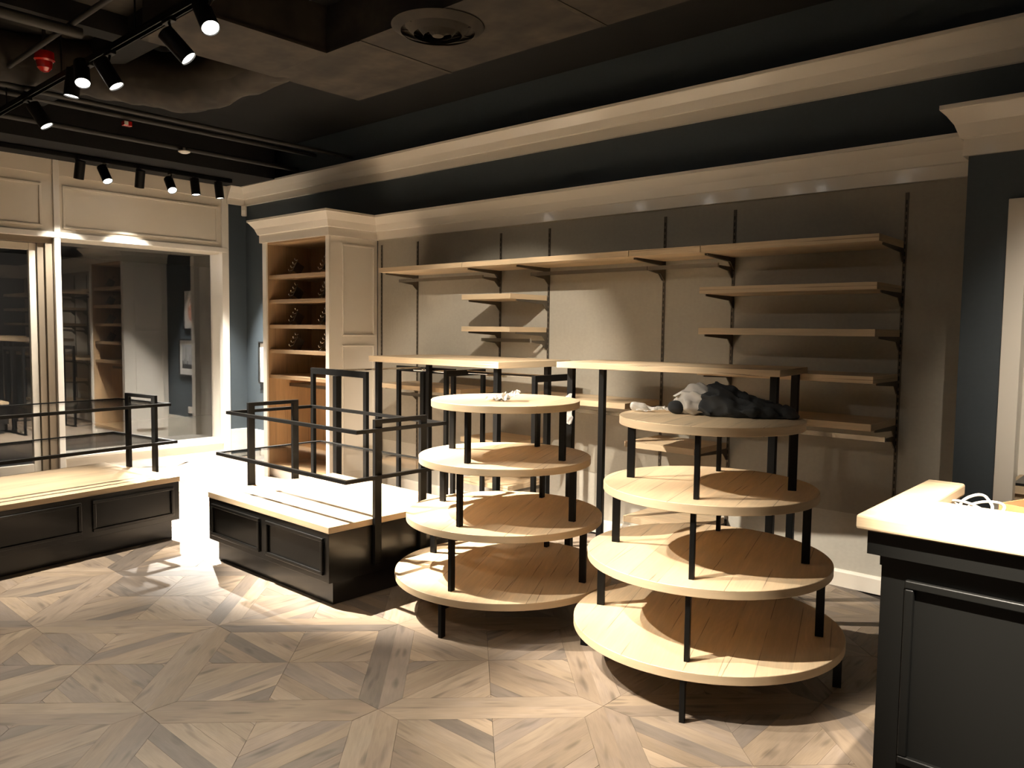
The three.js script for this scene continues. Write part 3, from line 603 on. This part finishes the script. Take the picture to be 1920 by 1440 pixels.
// ================================================================= CLOTH AND BAGS
// soft heap: smooth union of ellipsoids with folds, meshed on a grid, cut at y = 0
function heap(blobs, size, fold, res = 56, ks = 0.02) {
  const mc = new MarchingCubes(res, M.jacket, false, false, 400000); mc.isolation = 0;
  const half = size / 2, f = mc.field;
  for (let k = 0; k < res; k++) for (let j = 0; j < res; j++) for (let i = 0; i < res; i++) {
    const x = (i - res / 2) / (res / 2) * half, y = (j - res / 2) / (res / 2) * half, z = (k - res / 2) / (res / 2) * half;
    let d = 1e3;
    for (const [cx, cy, cz, a, b, c, rot = 0, tilt = 0] of blobs) {
      let px = x - cx, py = y - cy, pz = z - cz; const co = Math.cos(rot), si = Math.sin(rot), qx = px * co - pz * si, qz = px * si + pz * co; const ct = Math.cos(tilt), st = Math.sin(tilt), ux = qx * ct + py * st, uy = -qx * st + py * ct;
      const k0 = Math.hypot(ux / a, uy / b, qz / c), e = (k0 - 1) * Math.min(a, b, c);
      const h = Math.max(ks - Math.abs(d - e), 0) / ks; d = Math.min(d, e) - h * h * ks * 0.25;
    }
    const nn = n3(x * 13 + 3, y * 18, z * 13), rg = Math.abs(n3(x * 9 + y * 8, z * 14 - y * 3, 5.5));
    d += fold * (nn * 0.5 + (rg - 0.35) * 1.1);
    d = Math.max(d, -(y - 0.0015));
    f[i + j * res + k * res * res] = -d * 40;
  }
  mc.update();
  const n = mc.count, g = new THREE.BufferGeometry();
  g.setAttribute('position', new THREE.BufferAttribute(mc.positionArray.slice(0, n * 3).map((v) => v * half), 3));
  g.setAttribute('normal', new THREE.BufferAttribute(mc.normalArray.slice(0, n * 3), 3));
  return uvm(g, 'x');
}
{
  const o = thing('dark_jacket', 'crumpled dark grey garment lying on top of the right round table', 'garment', [6.615, 1.104, 1.435], 0.42);
  part(o, 'body', heap([[-0.1, 0.05, 0, 0.09, 0.085, 0.1], [-0.02, 0.045, -0.02, 0.12, 0.062, 0.09, 0.1, -0.25], [0.04, 0.026, 0.045, 0.16, 0.036, 0.06, 0.15], [0.1, 0.03, -0.03, 0.1, 0.03, 0.045, -0.15, -0.3], [0.17, 0.018, 0.03, 0.05, 0.022, 0.035]], 0.56, 0.021, 72), M.jacket);
}
{
  const o = thing('light_garment', 'bunched pale grey garment beside the dark jacket on the right round table', 'garment', [6.44, 1.104, 1.50], 0.4);
  part(o, 'body', heap([[0, 0.062, 0, 0.075, 0.068, 0.075], [0.0, 0.035, 0.03, 0.068, 0.035, 0.06], [-0.06, 0.06, -0.01, 0.055, 0.036, 0.045, 0, 0.6]], 0.34, 0.018, 64), M.knit);
  const l = part(o, 'lining', heap([[0, 0.028, 0, 0.035, 0.03, 0.035]], 0.14, 0.005, 28), M.lining); l.position.set(-0.095, 0, 0.035);
  const t = uvm(new THREE.BoxGeometry(0.045, 0.003, 0.032, 4, 1, 3)); t.rotateZ(0.5); t.rotateY(0.5); t.translate(-0.088, 0.088, 0.015); part(o, 'label', t, M.paper, 'white care label');
}
function crumple(w, d, amp, s, lift) {
  const g = new THREE.PlaneGeometry(w, d, 26, 18); g.rotateX(-Math.PI / 2); const p = g.attributes.position;
  for (let i = 0; i < p.count; i++) { const x = p.getX(i), z = p.getZ(i), u = x / w, v = z / d; let h = amp * (0.55 + 0.9 * Math.abs(n3(x * 16 + s, z * 16, s)) + 0.5 * n3(x * 40, z * 40, s * 2)); h *= Math.max(0, 1 - 1.6 * (Math.abs(u) ** 2.2 + Math.abs(v) ** 2)); h += lift(u, v); p.setXYZ(i, x + 0.012 * n3(x * 20, z * 20, s + 4), Math.max(0.002, h), z + 0.012 * n3(z * 20, x * 20, s + 7)); }
  g.computeVertexNormals(); return g;
}
{
  const o = thing('plastic_wrap', 'flattened crumpled clear plastic bag at the left of the right round table top', 'plastic bag', [6.27, 1.104, 1.53], 0.75);
  part(o, 'sheet', crumple(0.24, 0.1, 0.02, 1.5, () => 0), M.film);
  part(o, 'knot', heap([[0, 0.02, 0, 0.025, 0.022, 0.018], [0.03, 0.018, 0.01, 0.018, 0.02, 0.016]], 0.14, 0.008, 30).translate(-0.12, 0, 0.01), M.film);
}
{
  const o = thing('hardware_bag', 'small clear plastic bag of screws on top of the left round table', 'plastic bag', [5.43, 1.104, 1.69], 0.7);
  part(o, 'pouch', crumple(0.17, 0.12, 0.03, 6.5, (u, v) => 0.045 * Math.max(0, u - 0.1) * 2), M.film);
  for (let i = 0; i < 16; i++) { const a = rr(0, 6.28), x = rr(-0.055, 0.015), z = rr(-0.005, 0.05), y = rr(0.005, 0.016); part(o, 'screw', rod([x, y, z], [x + Math.cos(a) * 0.026, y + rr(-0.002, 0.004), z + Math.sin(a) * 0.026], 0.003, 0.0045, 8), M.metal); }
}
{
  const o = thing('spare_parts_pouch', 'clear plastic pouch taped to a black table leg between the round tables', 'plastic bag', [5.362, 0.93, 1.05], 0.13);
  const g = crumple(0.05, 0.17, 0.012, 9.2, () => 0); g.rotateX(Math.PI / 2); g.translate(0, 0.085, 0.004); part(o, 'pouch', g, M.film);
  part(o, 'insert', cb(0.03, 0.11, 0.003, 0, 0.08, 0.003, 'y'), M.bracket);
}

// ================================================================= CEILING SERVICES
{
  const o = thing('air_duct', 'wide flat brown insulated air duct under the black ceiling', 'duct', [0, 0, 0]);
  part(o, 'underside', [box(3.46, 3.105, 1.12, 9.7, 3.12, 1.84), box(3.46, 3.105, 1.84, 4.1, 3.12, 2.66)], M.duct);
  part(o, 'casing', [box(3.47, 3.12, 1.13, 9.7, 3.38, 1.83), box(3.47, 3.12, 1.83, 4.09, 3.38, 2.65)], M.duct);
  for (const x of [4.4, 5.6, 6.8, 8]) part(o, 'seam', box(x, 3.101, 1.12, x + 0.03, 3.106, 1.84), M.duct);
}
{
  const o = thing('flexible_duct', 'sagging grey brown flexible duct left of the flat air duct', 'duct', [0, 0, 0]);
  const g = new THREE.TubeGeometry(new THREE.CatmullRomCurve3([V(3.8, 3.31, 1.6), V(3.4, 3.28, 1.75), V(3.05, 3.2, 1.9), V(2.8, 3.14, 2.05), V(2.45, 3.2, 2.35), V(2.1, 3.27, 2.75), V(1.9, 3.32, 3.3)]), 80, 0.19, 28);
  const p = g.attributes.position; for (let i = 0; i < p.count; i++) { const x = p.getX(i), y = p.getY(i), z = p.getZ(i), k = 0.012 * n3(x * 6, y * 6, z * 6); p.setXYZ(i, x, Math.min(3.379, y + k), z + k); } g.computeVertexNormals();
  part(o, 'sleeve', uvm(g, 'x'), M.duct);
}
{
  const o = thing('ceiling_diffuser', 'round ceiling air diffuser of concentric rings', 'diffuser', [4.925, 3.1, 1.70]);
  const ring = (r0, r1, y0, y1) => lathe([[r0, y0], [r1, y1], [r1 + 0.006, y1 + 0.004], [r0 + 0.004, y0 + 0.006], [r0, y0]], 72, 0.6);
  part(o, 'flange', ring(0.2, 0.245, -0.03, -0.005), M.duct);
  part(o, 'ring', ring(0.13, 0.17, -0.045, -0.005), M.duct); part(o, 'ring', ring(0.075, 0.105, -0.05, -0.01), M.duct);
  part(o, 'cone', lathe([[0, -0.055], [0.03, -0.05], [0.055, -0.02], [0, -0.015]], 48), M.duct);
  part(o, 'throat', lathe([[0.235, 0.002], [0.2, 0.0], [0, 0.0]], 48), M.duct);
  part(o, 'spoke', [0, 1, 2, 3].map((k) => { const a = k * Math.PI / 4 + 0.2; return bar([Math.cos(a) * 0.2, -0.01, Math.sin(a) * 0.2], [-Math.cos(a) * 0.2, -0.01, -Math.sin(a) * 0.2], 0.006, 0.008 - k * 0.0005); }), M.duct);
}
const pipe = (label, a, b, r) => solo('ceiling_conduit', rod(a, b, r, r, 14), M.pipe, label, 'conduit', [0, 0, 0], 'conduits under the ceiling');
pipe('thin ceiling conduit running to the back wall, nearer the ducts', [1.9, 3.1, 0.02], [1.9, 3.1, 4.4], 0.018);
pipe('ceiling conduit running to the back wall, nearest the shopfront', [0.98, 3.1, 0.02], [0.98, 3.1, 4.4], 0.022);
pipe('ceiling conduit between the two other ones, higher up', [1.3, 3.2, 0.02], [1.3, 3.2, 4.4], 0.02);
pipe('thin conduit alongside the long lighting track', [1.2, 3.16, 2.95], [6.4, 3.16, 2.95], 0.016);
pipe('cross conduit at the upper left edge of the picture', [3.25, 3.12, 2.9], [3.25, 3.12, 5.4], 0.03);
{
  const o = thing('smoke_detector', 'small white disc detector on the conduit in front of the dark bulkhead', 'detector', [1.02, 3.07, 1.24]);
  part(o, 'body', lathe([[0, -0.02], [0.03, -0.02], [0.052, -0.008], [0.052, 0], [0, 0]], 32), M.plastic);
  part(o, 'mount', rod([0, 0, 0], [0, 0.03, 0], 0.012), M.plastic);
}
{
  const o = thing('alarm_sounder', 'red alarm beacon hanging under the ceiling at upper left', 'alarm', [2.52, 3.14, 2.86]);
  part(o, 'base', lathe([[0, 0.05], [0.055, 0.05], [0.06, 0.0], [0.05, -0.01], [0, -0.01]], 32), M.red);
  part(o, 'dome', lathe([[0, -0.075], [0.022, -0.07], [0.042, -0.05], [0.048, -0.01], [0, -0.01]], 32), M.red);
  part(o, 'stem', rod([0, 0.05, 0], [0, 0.24, 0], 0.012), M.pipe);
}
{
  const o = thing('alarm_sounder', 'tiny red indicator box on the conduit above the shop window', 'alarm', [1.3, 3.165, 1.86]);
  part(o, 'body', cb(0.05, 0.04, 0.07, 0, -0.02, 0, 'x', 0.005), M.red);
  part(o, 'cover', cb(0.008, 0.03, 0.03, 0.026, -0.02, 0.015), M.plastic);
}
{
  const o = thing('corridor_light', 'bright ceiling light panel seen through the glass of the shop door', 'light', [-2.75, 2.42, 2.05]);
  part(o, 'frame', box(-0.35, 0, -0.35, 0.35, 0.03, 0.35), M.white);
  part(o, 'diffuser', box(-0.3, -0.006, -0.3, 0.3, 0, 0.3), M.panelLight, 'glowing diffuser');
  const l = new THREE.PointLight(0xfff4e6, 2.5, 0, 2); l.position.set(-2.75, 2.38, 2.05); l.castShadow = true; scene.add(l);
}

renderer.render(scene, camera);
